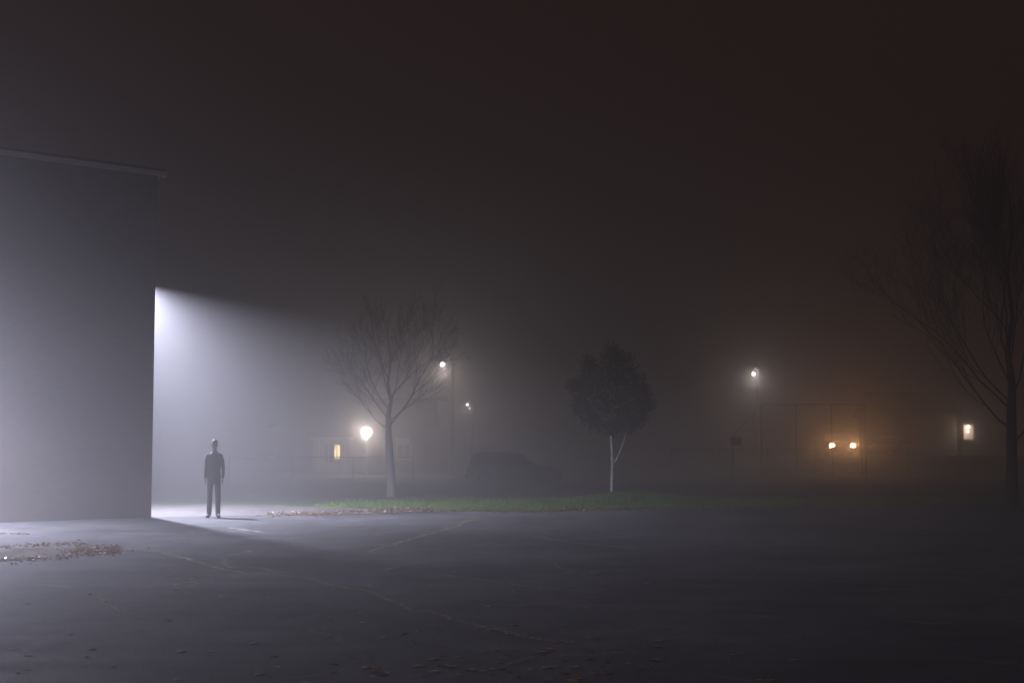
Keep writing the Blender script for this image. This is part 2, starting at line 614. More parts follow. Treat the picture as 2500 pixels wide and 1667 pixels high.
cnt = 0
while cnt < 95000:
    x = rnd.uniform(-11, 18)
    e = edge_y(x) + 0.35 * noise.noise((x * 0.6, 3.1, 0)) + 0.14 * noise.noise((x * 3.1, 7.7, 0))
    dpt = abs(rnd.gauss(0, 3.8))
    y = e + dpt - 0.05 + 0.25 * rnd.random() * rnd.random()
    if x < -4.5 and y < edge_y(x) + 3.2 + 0.5 * noise.noise((x, 1, 1)) + max(0, -x - 6) * 0.25: continue
    if x < -5.4 + 0.8 * noise.noise((y * 0.8, 3, 3)): continue
    pn = noise.noise((x * 0.45, y * 0.45, 2)) + 0.5 * noise.noise((x * 1.7, y * 1.7, 5))
    if pn < -0.35 and rnd.random() < 0.8: continue
    if dpt < 0.9 and noise.noise((x * 1.3, 40, 5)) < -0.05 and rnd.random() < 0.75: continue
    h = rnd.uniform(0.03, 0.085) * (1 + 0.6 * pn)
    g_ = mound(x, y)
    blade(Vector((x, y, -0.06 + g_)), h + g_ * 0.5, rnd.uniform(0.008, 0.016))
    cnt += 1
tag(mb.build('grass', M['grass']), 'short green grass along the yard edge', 'grass', kind='stuff')
# earth under the mound
mb = MB()
N = 24
vs = []
for j in range(N + 1):
    for i in range(N + 1):
        x = TREE_MID.x + 0.5 + (i / N - .5) * 8
        y = TREE_MID.y - 1.6 + (j / N - .5) * 9
        vs.append((x, max(y, edge_y(x) + 0.35), mound(x, y) - 0.075))
mb.add(vs, [(j * (N + 1) + i, j * (N + 1) + i + 1, (j + 1) * (N + 1) + i + 1, (j + 1) * (N + 1) + i) for j in range(N) for i in range(N)])
tag(mb.build('mound', M['soil'], smooth=True), 'low earth mound under the small tree', kind='structure')


# ------------------------------------------------------------------ leaves
def leaf_mesh(seed, s=1.0):
    r = random.Random(seed)
    n = 9
    ol = []
    for i in range(n):       # half outline, lobed
        t_ = i / (n - 1)
        w = math.sin(PI * t_ ** 0.8) * 0.36 * (1 + 0.35 * math.sin(t_ * 17 + seed))
        ol.append((t_ - 0.5, w))
    vs, fs = [], []
    curl, fold = r.uniform(-0.25, 0.3), r.uniform(-0.2, 0.2)
    tw = r.uniform(-0.4, 0.4)
    for x, w in ol:
        z0 = curl * x * x * 0.6
        vs += [(x * s, -w * s, (z0 + fold * w + tw * x * w) * s), (x * s, 0, z0 * s), (x * s, w * s, (z0 + fold * w * 0.8 - tw * x * w) * s)]
    for i in range(n - 1):
        a = i * 3
        fs += [(a, a + 3, a + 4, a + 1), (a + 1, a + 4, a + 5, a + 2)]
    mn = min(v[2] for v in vs)
    vs = [(a, b, c_ - mn) for a, b, c_ in vs]
    # stalk
    e = vs[1]
    k = len(vs)
    vs += [(e[0] - 0.28 * s, 0.01 * s, e[2] + 0.02 * s), (e[0] - 0.28 * s, 0.03 * s, e[2] + 0.02 * s), (e[0], 0.012 * s, e[2])]
    fs += [(1, k + 2, k + 1, k)]
    return vs, fs


LEAF = [leaf_mesh(i) for i in range(7)]
leafdata = {}
for kind in ('brown', 'orange', 'yellow', 'pale'):
    for i in range(7):
        me = bpy.data.meshes.new('fallen_leaf')
        me.from_pydata(*[LEAF[i][0], [], LEAF[i][1]])
        me.materials.append(M['leaf_' + kind])
        me.polygons.foreach_set('use_smooth', [True] * len(me.polygons))
        leafdata[kind, i] = me
LTXT = {'brown': 'curled dark brown leaf fallen on the wet asphalt', 'orange': 'rust orange leaf fallen on the wet asphalt',
        'yellow': 'dull yellow leaf fallen on the wet asphalt', 'pale': 'pale glinting wet leaf fallen on the asphalt'}
rnd = random.Random(21)


def put_leaf(px, py, size, kind=None):
    p = gp(px, py)
    if p.y > edge_y(p.x): return
    kind = kind or rnd.choices(['brown', 'orange', 'yellow', 'pale'], [5, 2.4, 1.6, 1.0])[0]
    o = bpy.data.objects.new('fallen_leaf', leafdata[kind, rnd.randrange(7)])
    COL.objects.link(o)
    o.location = (p.x, p.y, 0.003)
    o.rotation_euler = (rnd.uniform(-.10, .10), rnd.uniform(-.10, .10), rnd.uniform(0, 6.28))
    o.scale = (size,) * 3
    tag(o, LTXT[kind], 'leaf', {'brown': 'brown fallen leaves', 'orange': 'orange fallen leaves', 'yellow': 'yellow fallen leaves', 'pale': 'pale wet fallen leaves'}[kind])


for (x, y, s_, k) in [(1340, 1585, .15, 'orange'), (1255, 1602, .12, 'orange'), (1435, 1609, .14, 'brown'), (1065, 1638, .13, 'orange'), (1070, 1624, .11, 'brown'), (910, 1630, .14, 'yellow'),
                      (1310, 1594, .12, 'brown'), (1600, 1578, .12, 'brown'), (1572, 1580, .1, 'orange'), (1534, 1620, .09, 'yellow'), (1402, 1664, .11, 'orange'), (1122, 1646, .08, 'yellow'),
                      (935, 1556, .12, 'yellow'), (1370, 1467, .10, 'yellow'), (1435, 1483, .12, 'orange'), (1424, 1404, .10, 'yellow'), (1386, 1326, .10, 'pale'), (1962, 1513, .12, 'brown'),
                      (1200, 1645, .12, 'brown'), (1240, 1640, .1, 'brown'), (1480, 1615, .11, 'brown'), (1790, 1598, .1, 'yellow'), (1880, 1660, .1, 'yellow'), (440, 1590, .13, 'yellow'),
                      (430, 1437, .22, 'brown'), (275, 1628, .1, 'yellow'), (635, 1646, .14, 'brown'), (660, 1478, .1, 'brown'), (70, 1474, .12, 'brown'), (1540, 1532, .1, 'brown'),
                      (540, 1455, .1, 'yellow'), (515, 1590, .09, 'pale'), (790, 1534, .1, 'pale'), (805, 1552, .1, 'orange')]:
    put_leaf(x, y, s_ * 0.75, k)
for _ in range(150):
    py = 1290 + 377 * rnd.random() ** 0.75
    px = rnd.uniform(-30, 2000) if rnd.random() < 0.8 else rnd.gauss(1250, 220)
    put_leaf(px, py, rnd.uniform(0.045, 0.10))
for _ in range(34):   # a drift of leaves in the near middle of the yard
    put_leaf(rnd.gauss(1270, 190), rnd.gauss(1618, 24), rnd.uniform(0.06, 0.12), rnd.choice(['brown', 'orange', 'orange']))
for _ in range(22):   # wet clump beside the crack
    put_leaf(rnd.gauss(465, 26), rnd.gauss(1424, 10), rnd.uniform(0.05, 0.09), rnd.choice(['brown', 'pale']))

# wet leaf litter: round the puddle and along the grass
mb = MB()


def litter_leaf(p, s_):
    vs, fs = LEAF[rnd.randrange(7)]
    m_ = Matrix.Translation(p) @ Euler((rnd.uniform(-.6, .6), rnd.uniform(-.6, .6), rnd.uniform(0, 6.28))).to_matrix().to_4x4() @ Matrix.Scale(s_, 4)
    mb.add([m_ @ Vector(v) for v in vs[:27]], [f for f in fs[:-1]])


pud_top = [(-420, 1348), (-60, 1338), (60, 1333), (130, 1328), (200, 1330), (290, 1338)]
pud_bot = [(-400, 1388), (-60, 1374), (60, 1366), (140, 1361), (220, 1353), (285, 1346)]


def along(pts, k):
    k *= len(pts) - 1
    i = min(int(k), len(pts) - 2)
    return pts[i][0] + (pts[i + 1][0] - pts[i][0]) * (k - i), pts[i][1] + (pts[i + 1][1] - pts[i][1]) * (k - i)


for pts, nn, sd in ((pud_top, 420, 2.2), (pud_bot, 420, 2.6)):
    for _ in range(nn):
        x, y = along(pts, rnd.random())
        litter_leaf(gp(x + rnd.gauss(0, 16), y + rnd.gauss(0, sd) * rnd.choice((1, 1, 1, 2.4))) + Vector((0, 0, 0.008)), rnd.uniform(0.03, 0.075))
for _ in range(420):
    litter_leaf(gp(rnd.gauss(240, 38), rnd.gauss(1345, 4)) + Vector((0, 0, 0.01)), rnd.uniform(0.03, 0.075))
for _ in range(170):
    litter_leaf(gp(rnd.uniform(-250, 70), rnd.gauss(1303.5, 1.1)) + Vector((0, 0, 0.008)), rnd.uniform(0.03, 0.08))
for _ in range(2600):
    x = rnd.uniform(-6, 9) if rnd.random() < 0.75 else rnd.uniform(-6, 20)
    y = edge_y(x) + rnd.gauss(0.35, 0.55)
    z = 0.008 if y < edge_y(x) else -0.02 + rnd.random() * 0.05
    litter_leaf(Vector((x, y, z + mound(x, y))), rnd.uniform(0.04, 0.10))
for _ in range(260):
    x, y = along([(690, 1256), (780, 1254), (900, 1247), (1000, 1243), (1060, 1246)], rnd.random())
    litter_leaf(gp(x, y + rnd.gauss(0, 1.6)) + Vector((0, 0, 0.014)), rnd.uniform(0.04, 0.10))
tag(mb.build('leaf_litter', M['litter']), 'wet fallen leaves drifted round puddle and along grass edge', 'leaf litter', kind='stuff')

# ------------------------------------------------------------------ brick building
C = gp(369, 1262)
C.z = 0
WA = R(49)
U = Vector((math.sin(WA), math.cos(WA), 0))       # along the visible wall, going away
NV = Vector((math.cos(WA), -math.sin(WA), 0))     # outward normal of the visible wall
HB = 8.0
bld = empty('brick_building', C, 'tall flat roofed brick building at the left of the yard', 'building')
LB, DB = 24.0, 18.0
mb = MB()
mb.obox(C, U, NV, -LB, 0, -DB, 0, -0.3, HB)
w = mb.build('wall', M['brick'], bld)
uv = w.data.uv_layers.new(name='UVMap')
for poly in w.data.polygons:
    nrm = poly.normal
    tx = Vector((-nrm.y, nrm.x, 0)) if abs(nrm.z) < 0.5 else Vector((1, 0, 0))
    ty = Vector((0, 0, 1)) if abs(nrm.z) < 0.5 else Vector((0, 1, 0))
    for li in poly.loop_indices:
        co = w.data.vertices[w.data.loops[li].vertex_index].co
        uv.data[li].uv = (co.dot(tx), co.dot(ty))
mb = MB()
mb.obox(C, U, NV, -LB - 0.15, 0.14, -DB - 0.15, 0.14, HB + 0.002, HB + 0.16)
roof = mb.build('roof', M['roofing'], bld)
mb = MB()      # light metal edge strip round the roof
mb.obox(C, U, NV, -LB - 0.17, 0.162, 0.142, 0.162, HB - 0.02, HB + 0.10)
mb.obox(C, U, NV, 0.142, 0.162, -DB - 0.15, 0.140, HB - 0.02, HB + 0.10)
mb.build('fascia', M['fascia'], roof)


def wall_flood(base, out, name_label, arm, power, aim, spread=146):
    """base: point on the wall, out: outward direction"""
    t_ = empty('wall_lamp', base, name_label, 'wall lamp', 'floodlights on the brick building')
    side = Vector((-out.y, out.x, 0))
    mb = MB()
    mb.obox(base, out, side, 0.003, 0.05, -0.1, 0.1, base.z - 0.12, base.z + 0.12)
    mb.tube([base + out * 0.05, base + out * (arm * 0.5) + Vector((0, 0, .08)), base + out * (arm - 0.12) + Vector((0, 0, .06))], 0.025, 8)
    mb.build('bracket', M['dark_metal'], t_)
    mb = MB()
    mb.obox(base, out, side, arm - 0.14, arm + 0.34, -0.36, 0.36, base.z + 0.03, base.z + 0.12)
    mb.build('housing', M['dark_metal'], t_, bevel=0.02)
    mb = MB()
    mb.obox(base, out, side, arm - 0.10, arm + 0.12, -0.13, 0.13, base.z + 0.005, base.z + 0.028)
    mb.build('lens', M['led'], t_)
    o = lamp('AREA', base + out * (arm + 0.02) + Vector((0, 0, -0.01)), power, (0.77, 0.775, 1.0), t_, aim)
    o.data.shape = 'DISK'
    o.data.size = 0.2
    o.data.spread = R(spread)
    return t_


L1 = C + Vector((-0.467, 0.884, 0)) * 2.5
k_al = -(L1 - C).dot(NV)
k_out = (L1 - C).dot(U)
wall_flood(C - NV * k_al + Vector((0, 0, 5.75)), U, 'bright floodlight on the far end wall of the brick building', k_out, 5300, U * 0.10 + Vector((0, 0, -1.0)), 154)
wall_flood(C - U * 8.8 + Vector((0, 0, 4.7)), NV, 'bright floodlight on the yard side wall of the brick building', 0.6, 7600, NV * 0.3 + Vector((0, 0, -1.0)), 149)


# ------------------------------------------------------------------ trees
def grow(mb, rnd, p, d, length, r, depth, up, spread, kids, minr=0.004):
    """one limb as a bent tube, then its side shoots"""
    seg = 8 if depth > 1 else 5
    pts = [p.copy()]
    q = p.copy()
    dd = d.normalized()
    for i in range(seg):
        dd = (dd + Vector((rnd.gauss(0, .15), rnd.gauss(0, .15), rnd.gauss(0, .09) + up * 0.15))).normalized()
        q = q + dd * (length / seg)
        pts.append(q.copy())
    rr = [max(minr, r * (1 - 0.78 * i / seg)) for i in range(seg + 1)]
    mb.tube(pts, rr, 6 if depth >= 3 else 4 if depth == 2 else 3, cap=False)
    if depth <= 0: return
    n = kids[0] if len(kids) else 3
    for k in range(n):
        t_ = 0.22 + 0.78 * (k + rnd.random() * 0.8) / n
        i = min(int(t_ * seg), seg - 1)
        b = pts[i].lerp(pts[i + 1], t_ * seg - i)
        ax = (pts[i + 1] - pts[i]).normalized()
        a = rnd.random() * 6.283
        o1 = ax.orthogonal().normalized()
        o2 = ax.cross(o1)
        side = (o1 * math.cos(a) + o2 * math.sin(a))
        sp = spread * rnd.uniform(0.6, 1.25)
        nd = (ax + side * sp).normalized()
        grow(mb, rnd, b, nd, length * rnd.uniform(0.42, 0.66) * (1.1 - 0.35 * t_), max(minr, rr[i] * 0.55), depth - 1, up, spread, kids[1:], minr)


def bare_tree(base, trunk_pts, trunk_r, limbs, seed, label, bark, up=1.0, spread=0.6, kids=(7, 6, 5), minr=0.004):
    t_ = empty('bare_tree', base, label, 'tree', 'trees on the grass')
    rnd = random.Random(seed)
    mb = MB()
    mb.tube([base + Vector(p) for p in trunk_pts], trunk_r, 14)
    mb.build('trunk', bark, t_, smooth=True)
    mb = MB()
    for (h, dx, dy, dz, L, r) in limbs:
        for a, b in zip(trunk_pts, trunk_pts[1:]):
            if a[2] <= h <= b[2]:
                s_ = Vector(a).lerp(Vector(b), (h - a[2]) / (b[2] - a[2]))
        grow(mb, rnd, base + s_, Vector((dx, dy, dz)), L, r * 0.5, len(kids), up, spread, kids, minr)
    mb.build('crown', M['twig'], t_, smooth=True)
    return t_


b = gp(957, 1212, -0.05)
bare_tree(b, [(0, 0, -0.1), (-0.02, 0, 0.3), (-0.07, 0, 1.2), (-0.12, 0, 2.0), (-0.14, 0, 2.7), (-0.06, .05, 3.2), (-0.16, 0, 3.8), (-0.06, .08, 4.6), (-.2, 0, 5.4), (-.08, 0, 6.3)], [0.20, 0.155, 0.125, 0.11, 0.085, 0.06, 0.045, .03, .018, .006],
          [(2.25, -1, 0.1, 0.55, 2.3, .045), (2.3, 0.62, -0.2, 1.0, 3.7, .065), (2.5, 0.95, 0.4, 0.85, 2.3, .045), (2.6, -0.75, -0.5, 0.9, 2.5, .045), (2.9, 0.5, 0.9, 1.0, 2.4, .04), (2.9, -.75, .3, 1.0, 2.5, .04), (3.2, -0.55, 0.4, 1.2, 2.4, .04),
           (3.3, 0.75, -0.5, 1.1, 2.2, .04), (3.9, -0.5, -0.4, 1.2, 2.1, .035), (4.3, 0.5, 0.4, 1.3, 1.9, .03)],
          4, 'leafless young tree with upright branches beside the round white lamp', M['grey_bark'], 0.55, 0.62, (7, 6, 5), 0.003)

b = gp(2472, 1234, -0.05)
bare_tree(b, [(0, 0, -0.1), (0, 0, 0.4), (0.02, 0, 1.6), (0.03, 0, 2.6), (0.08, 0, 3.4), (0.0, 0.1, 4.4), (0.16, .05, 5.4), (0.02, 0, 6.6), (.2, 0, 8.0), (.1, 0, 9.2)], [0.23, 0.17, 0.15, 0.135, 0.11, 0.085, 0.065, .045, .028, .008],
          [(2.15, -1.0, -0.2, 0.62, 4.2, .07), (1.7, 0.9, 0.2, 0.9, 3.6, .08), (2.7, -0.8, 0.3, 0.85, 4.8, .07), (2.9, -0.9, -0.5, 0.8, 4.6, .06), (3.1, 0.6, -0.6, 1.1, 4.2, .06), (3.3, -0.5, 0.8, 1.1, 4.6, .055), (3.6, -0.65, -0.2, 1.1, 5.0, .055),
           (3.9, 0.7, 0.5, 1.2, 4.0, .05), (4.3, -0.5, -0.5, 1.3, 4.4, .05), (4.8, -0.35, 0.5, 1.4, 4.2, .045), (5.2, 0.5, -0.2, 1.4, 3.8, .04), (5.8, -0.4, 0.0, 1.5, 3.6, .04), (6.6, .2, .3, 1.5, 3.0, .03)],
          9, 'large dark leafless tree with spreading branches at the far right', M['dark_bark'], 0.75, 0.5, (9, 7, 5), 0.0035)

# small leafy tree with pale trunk
b = TREE_MID.copy(); b.z = 0.12
pxm = TREE_MID.y / FPX


def mp(px, py, dy=0.0):
    """photo pixel to a point on the plane of the pale tree"""
    p = at(px, py, TREE_MID.y)
    return p + Vector((0, dy, 0))


tr = empty('leafy_tree', b, 'small leafy tree with slim pale forked trunk standing on the grass mound', 'tree', 'trees on the grass')
mb = MB()
mb.tube([mp(1493, 1222), mp(1494, 1200), mp(1496, 1140), mp(1495, 1100), mp(1492, 1060), mp(1491, 1020), mp(1489, 980), mp(1491, 930), mp(1492, 880)], [0.085, 0.062, 0.055, 0.052, 0.046, 0.04, 0.033, 0.02, 0.008], 12)
mb.build('trunk', M['pale_bark'], tr, smooth=True)
limbs = [[(1496, 1134, 0), (1505, 1122, -.02), (1514, 1102, -.03), (1522, 1080, -.04), (1528, 1062, -.05), (1538, 1020, -.05), (1550, 975, 0)],
         [(1495, 1122, 0), (1487, 1118, -.05)],
         [(1490, 1022, 0), (1476, 1014, -.25), (1458, 1004, -.4), (1440, 985, -.5), (1425, 965, -.5)],
         [(1489, 998, 0), (1474, 992, -.2), (1464, 984, -.35), (1445, 950, -.5), (1435, 915, -.4)],
         [(1491, 975, 0), (1510, 950, .3), (1530, 920, .4), (1540, 890, .4)],
         [(1491, 965, 0), (1470, 930, .4), (1460, 900, .4), (1450, 875, .3)],
         [(1490, 1000, 0), (1515, 990, -.3), (1545, 975, -.5), (1568, 960, -.5)],
         [(1491, 950, 0), (1500, 910, -.4), (1512, 880, -.5), (1520, 868, -.5)]]
for L in limbs:
    mb = MB()
    mb.tube([mp(x, y, d) for x, y, d in L], [0.034 - 0.024 * i / max(1, len(L) - 1) for i in range(len(L))], 8)
    mb.build('limb', M['pale_bark'], tr, smooth=True)
mb = MB()
rnd = random.Random(8)
# leaf sprays: clumps at the limb ends and round the outline of the crown
clumps = []
for (x, y, r) in [(1490, 880, 20), (1494, 860, 13), (1484, 905, 26), (1536, 880, 15), (1530, 905, 22), (1545, 925, 22), (1562, 945, 20), (1574, 972, 20), (1578, 1000, 16), (1566, 1018, 17), (1545, 1030, 18), (1525, 1015, 24), (1508, 1040, 16),
                  (1490, 1046, 10), (1430, 900, 13), (1428, 886, 8), (1440, 925, 20), (1415, 935, 15), (1400, 955, 12), (1404, 985, 16), (1415, 1008, 17), (1434, 1024, 14), (1448, 1036, 9), (1455, 1005, 16), (1430, 970, 24), (1460, 950, 28),
                  (1495, 935, 32), (1530, 950, 34), (1550, 985, 30), (1500, 980, 26), (1475, 985, 18), (1520, 985, 28), (1592, 985, 7), (1588, 955, 8), (1560, 1040, 9), (1390, 940, 6), (1510, 868, 8)]:
    for _ in range(2):
        clumps.append((mp(1490 + (x - 1490) * 0.87 + rnd.gauss(0, 3), y + rnd.gauss(0, 3), rnd.uniform(-1, 1) * (1.05 if r > 18 else 0.5)), r * pxm * 0.84))
for c_, r in clumps:
    for s_ in range(int(34 + r * 75)):
        v = Vector((rnd.gauss(0, 1), rnd.gauss(0, 1), rnd.gauss(0, 0.9)))
        v = v.normalized() * r * rnd.random() ** 0.45 * (1 + 0.5 * rnd.random() ** 5)
        q = c_ + v
        ax = (v.normalized() * 0.5 + Vector((rnd.gauss(0, .4), rnd.gauss(0, .4), rnd.uniform(-0.6, 0.9)))).normalized()
        for k in range(7):       # a twig of narrow leaves
            a = q + ax * (k * 0.035)
            ld = (ax + Vector((rnd.gauss(0, .7), rnd.gauss(0, .7), rnd.gauss(-.25, .5)))).normalized()
            sd = ld.orthogonal().normalized()
            sd = (Matrix.Rotation(rnd.random() * 6.28, 3, ld) @ sd) * 0.011
            l = rnd.uniform(0.06, 0.11)
            m_ = a + ld * l * 0.5
            mb.add([a, m_ + sd, a + ld * l, m_ - sd], [(0, 1, 2, 3)])
mb.build('crown', M['foliage'], tr)

# ------------------------------------------------------------------ the standing figure
MAN = gp(521, 1263)
man = empty('person', (0, 0, 0), 'person standing in the fog in dark clothes, arms hanging at the sides', 'person')


def hand(mb, x, y, z, sgn):
    # palm hangs down, thumb to the front
    mb.loft([(x, y, z, .022, .030), (x, y - .004, z - .03, .018, .041), (x, y - .006, z - .085, .015, .043), (x - sgn * .002, y - .008, z - .1, .012, .038)], 12)
    for k, (dy, L) in enumerate(((-.034, .068), (-.012, .078), (.010, .072), (.031, .056))):
        p0 = Vector((x, y - .006 + dy, z - .085))
        mb.tube([p0, p0 + Vector((-sgn * .004, dy * .1, -L * .5)), p0 + Vector((-sgn * .016, dy * .12, -L * .82)), p0 + Vector((-sgn * .028, dy * .1, -L))], [.0095, .009, .008, .006], 8)
    p0 = Vector((x - sgn * .004, y - .03, z - .028))
    mb.tube([p0, p0 + Vector((-sgn * .008, -.026, -.022)), p0 + Vector((-sgn * .014, -.036, -.05)), p0 + Vector((-sgn * .018, -.038, -.072))], [.014, .0115, .0095, .007], 8)


mb = MB()
# head, neck
mb.loft([(0, .010, 1.50, .066, .062), (0, .008, 1.545, .057, .058), (0, .002, 1.59, .056, .060), (0, -.004, 1.612, .062, .075), (0, -.006, 1.64, .070, .088), (0, -.002, 1.68, .0755, .097), (0, .002, 1.72, .077, .100), (0, .004, 1.755, .072, .094), (0, .006, 1.78, .056, .074), (0, .006, 1.795, .030, .042), (0, .006, 1.80, .008, .012)], 24)
mb.ball((0, -.062, 1.60), .034, .026, .022)              # chin
mb.loft([(0, -.104, 1.636, .017, .014), (0, -.101, 1.655, .013, .014), (0, -.088, 1.69, .009, .012)], 10)   # nose
for s_ in (-1, 1):
    mb.ball((s_ * .078, .012, 1.672), .010, .020, .032)   # ears
    mb.ball((s_ * .028, -.082, 1.700), .022, .014, .007)  # brow ridge
    mb.ball((s_ * .042, -.070, 1.652), .020, .016, .016)  # cheek
mb.ball((0, -.090, 1.617), .022, .010, .006)             # lips
# trunk
mb.loft([(0, .0, .84, .15, .10), (0, 0, .92, .162, .112), (0, 0, 1.02, .150, .102), (0, 0, 1.12, .150, .098), (0, 0, 1.25, .165, .108), (0, .004, 1.36, .172, .110), (0, .008, 1.42, .155, .098), (0, .010, 1.49, .105, .075), (0, .01, 1.53, .06, .058)], 24)
for s_ in (-1, 1):
    e = .022 if s_ > 0 else 0
    mb.tube([(s_ * .12, .01, 1.445), (s_ * .165, .01, 1.412), (s_ * .194 + e * .4, .012, 1.32), (s_ * .208 + e, .014, 1.16), (s_ * .220 + e * .6, .0, 1.0), (s_ * .224, -.016, .90)], [.042, .046, .041, .036, .031, .024], 14)
    hand(mb, s_ * .224, -.018, .915, s_)
    mb.tube([(s_ * .088, 0, .90), (s_ * .098, 0, .75), (s_ * .104, -.004, .50), (s_ * .108, .008, .36), (s_ * .112, .016, .10), (s_ * .113, .016, .05)], [.088, .08, .056, .055, .038, .038], 14)
    mb.tube([(s_ * .112, .03, .045), (s_ * .125, -.04, .04), (s_ * .150, -.14, .03)], [.036, .04, .028], 10)
body = mb.build('body', M['skin'], man, smooth=True, remesh=0.0075, smooth_it=3)
mb = MB()     # close cropped hair
mb.loft([(0, .030, 1.655, .074, .074), (0, .022, 1.69, .080, .088), (0, .014, 1.73, .0815, .094), (0, .010, 1.765, .075, .092), (0, .008, 1.79, .056, .070), (0, .008, 1.806, .02, .025)], 24)
mb.build('hair', M['hair'], man, smooth=True, remesh=0.008, smooth_it=3)
mb = MB()     # sweater: trunk and sleeves
mb.loft([(0, 0, .86, .176, .122), (0, 0, .90, .180, .126), (0, 0, 1.0, .172, .122), (0, 0, 1.12, .168, .118), (0, 0, 1.25, .182, .124), (0, .004, 1.36, .186, .124), (0, .008, 1.42, .170, .110), (0, .010, 1.465, .125, .092), (0, .010, 1.505, .080, .074), (0, .01, 1.535, .068, .068)], 28)
for s_ in (-1, 1):
    e = .022 if s_ > 0 else 0
    mb.tube([(s_ * .11, .01, 1.452), (s_ * .165, .01, 1.418), (s_ * .194 + e * .4, .012, 1.32), (s_ * .208 + e, .014, 1.17), (s_ * .220 + e * .6, .0, 1.01), (s_ * .226, -.014, .925)], [.050, .055, .050, .045, .040, .033], 16)
mb.build('sweater', M['sweater'], man, smooth=True, remesh=0.009, smooth_it=4)
mb = MB()     # straight trousers
mb.loft([(0, 0, .78, .165, .108), (0, 0, .85, .172, .118), (0, 0, .93, .170, .117), (0, 0, .97, .164, .112)], 28)
for s_ in (-1, 1):
    mb.loft([(s_ * .112, .012, .06, .064, .078), (s_ * .112, .012, .12, .064, .074), (s_ * .110, .008, .30, .068, .078), (s_ * .106, .0, .50, .070, .08), (s_ * .099, 0, .68, .078, .094), (s_ * .090, 0, .80, .086, .106), (s_ * .086, 0, .86, .086, .11)], 20)
mb.build('trousers', M['trousers'], man, smooth=True, remesh=0.009, smooth_it=4)
for s_ in (-1, 1):
    mb = MB()
    mb.tube([(s_ * .108, .065, .045), (s_ * .114, .01, .05), (s_ * .132, -.08, .045), (s_ * .152, -.155, .036), (s_ * .160, -.185, .030)], [.036, .045, .047, .042, .026], 14)
    o = mb.build('shoe', M['shoe'], man, smooth=True, remesh=0.007, smooth_it=3)
    for v in o.data.vertices:
        if v.co.z < 0.004: v.co.z = 0.004
man.location = (MAN.x, MAN.y, 0.0)
man.rotation_euler = (0, 0, R(9))
man.scale = (0.89, 0.95, 1.0)


# ------------------------------------------------------------------ street lamps
def street_lamp(head_pix, Y, label, arm, power, rad=0.04, boost=1.0):
    hp = at(*head_pix, Y)
    base = Vector((hp.x + arm, Y + 1.7, -0.05))
    t_ = empty('street_lamp', base, label, 'street lamp', 'street lamps beyond the field')
    top = hp.z + 0.45
    mb = MB()
    mb.tube([base + Vector((0, 0, 0)), base + Vector((0, 0, .5)), Vector((base.x, base.y, top))], [.15, .12, .08], 10)
    mb.build('pole', M['pole'], t_, smooth=True)
    mb = MB()
    mb.tube([(base.x, base.y, top - .1), (base.x - arm * .4, base.y - .7, top + .12), (hp.x + arm * .1, Y + .2, hp.z + .17)], .035, 8)
    mb.build('arm', M['pole'], t_)
    mb = MB()
    mb.box(hp.x - .16, hp.x + .16, Y - .30, Y + .34, hp.z + .12, hp.z + .20)
    mb.build('lamp_head', M['pole'], t_, bevel=.03)
    mb = MB()
    mb.ball((hp.x, Y, hp.z + .02), .13 * boost, .12, .10 * boost, 14, 8)
    mb.build('lens', M['street_led'], t_)
    lamp('SPOT', (hp.x, Y - .1, hp.z - .12), power, (1.0, 0.86, 0.78), t_, (0, -.45, -1), 160, 0.6, 0.2)
    lamp('POINT', (hp.x, Y - .15, hp.z - .1), power * 0.2, (1.0, 0.86, 0.82), t_, size=0.2)
    return t_


street_lamp((1080, 890), 78, 'tall street lamp with glowing white head behind the leafless young tree', 0.5, 600, boost=1.1)
street_lamp((1140, 988), 120, 'small faint street lamp farthest off in the fog', 0.4, 300, boost=0.9)
street_lamp((1840, 913), 86, 'street lamp with white head above the ball field backstop', 0.5, 450, boost=0.85)

# ------------------------------------------------------------------ houses
def house(name_label, x0, x1, Y, depth, zw, zr, walls, ridge_along_x=True):
    h = empty('house', ((x0 + x1) / 2, Y, -0.05), name_label, 'house', 'houses across the street')
    mb = MB()
    mb.box(x0, x1, Y, Y + depth, -0.05, zw)
    mb.build('wall', walls, h)
    mb = MB()
    ov = 0.4
    ym = Y + depth / 2
    mb.add([(x0 - ov, Y - ov, zw - .1), (x1 + ov, Y - ov, zw - .1), (x1 + ov, ym, zr), (x0 - ov, ym, zr), (x0 - ov, Y + depth + ov, zw - .1), (x1 + ov, Y + depth + ov, zw - .1),
            (x0 - ov, Y - ov, zw + .05), (x1 + ov, Y - ov, zw + .05), (x1 + ov, ym, zr + .15), (x0 - ov, ym, zr + .15), (x0 - ov, Y + depth + ov, zw + .05), (x1 + ov, Y + depth + ov, zw + .05)],
           [(6, 7, 8, 9), (9, 8, 11, 10), (0, 3, 2, 1), (3, 4, 5, 2), (0, 1, 7, 6), (4, 10, 11, 5), (1, 2, 8, 7), (2, 5, 11, 8), (0, 6, 9, 3), (3, 9, 10, 4)])
    rf = mb.build('roof', M['roofing'], h)
    return h, rf


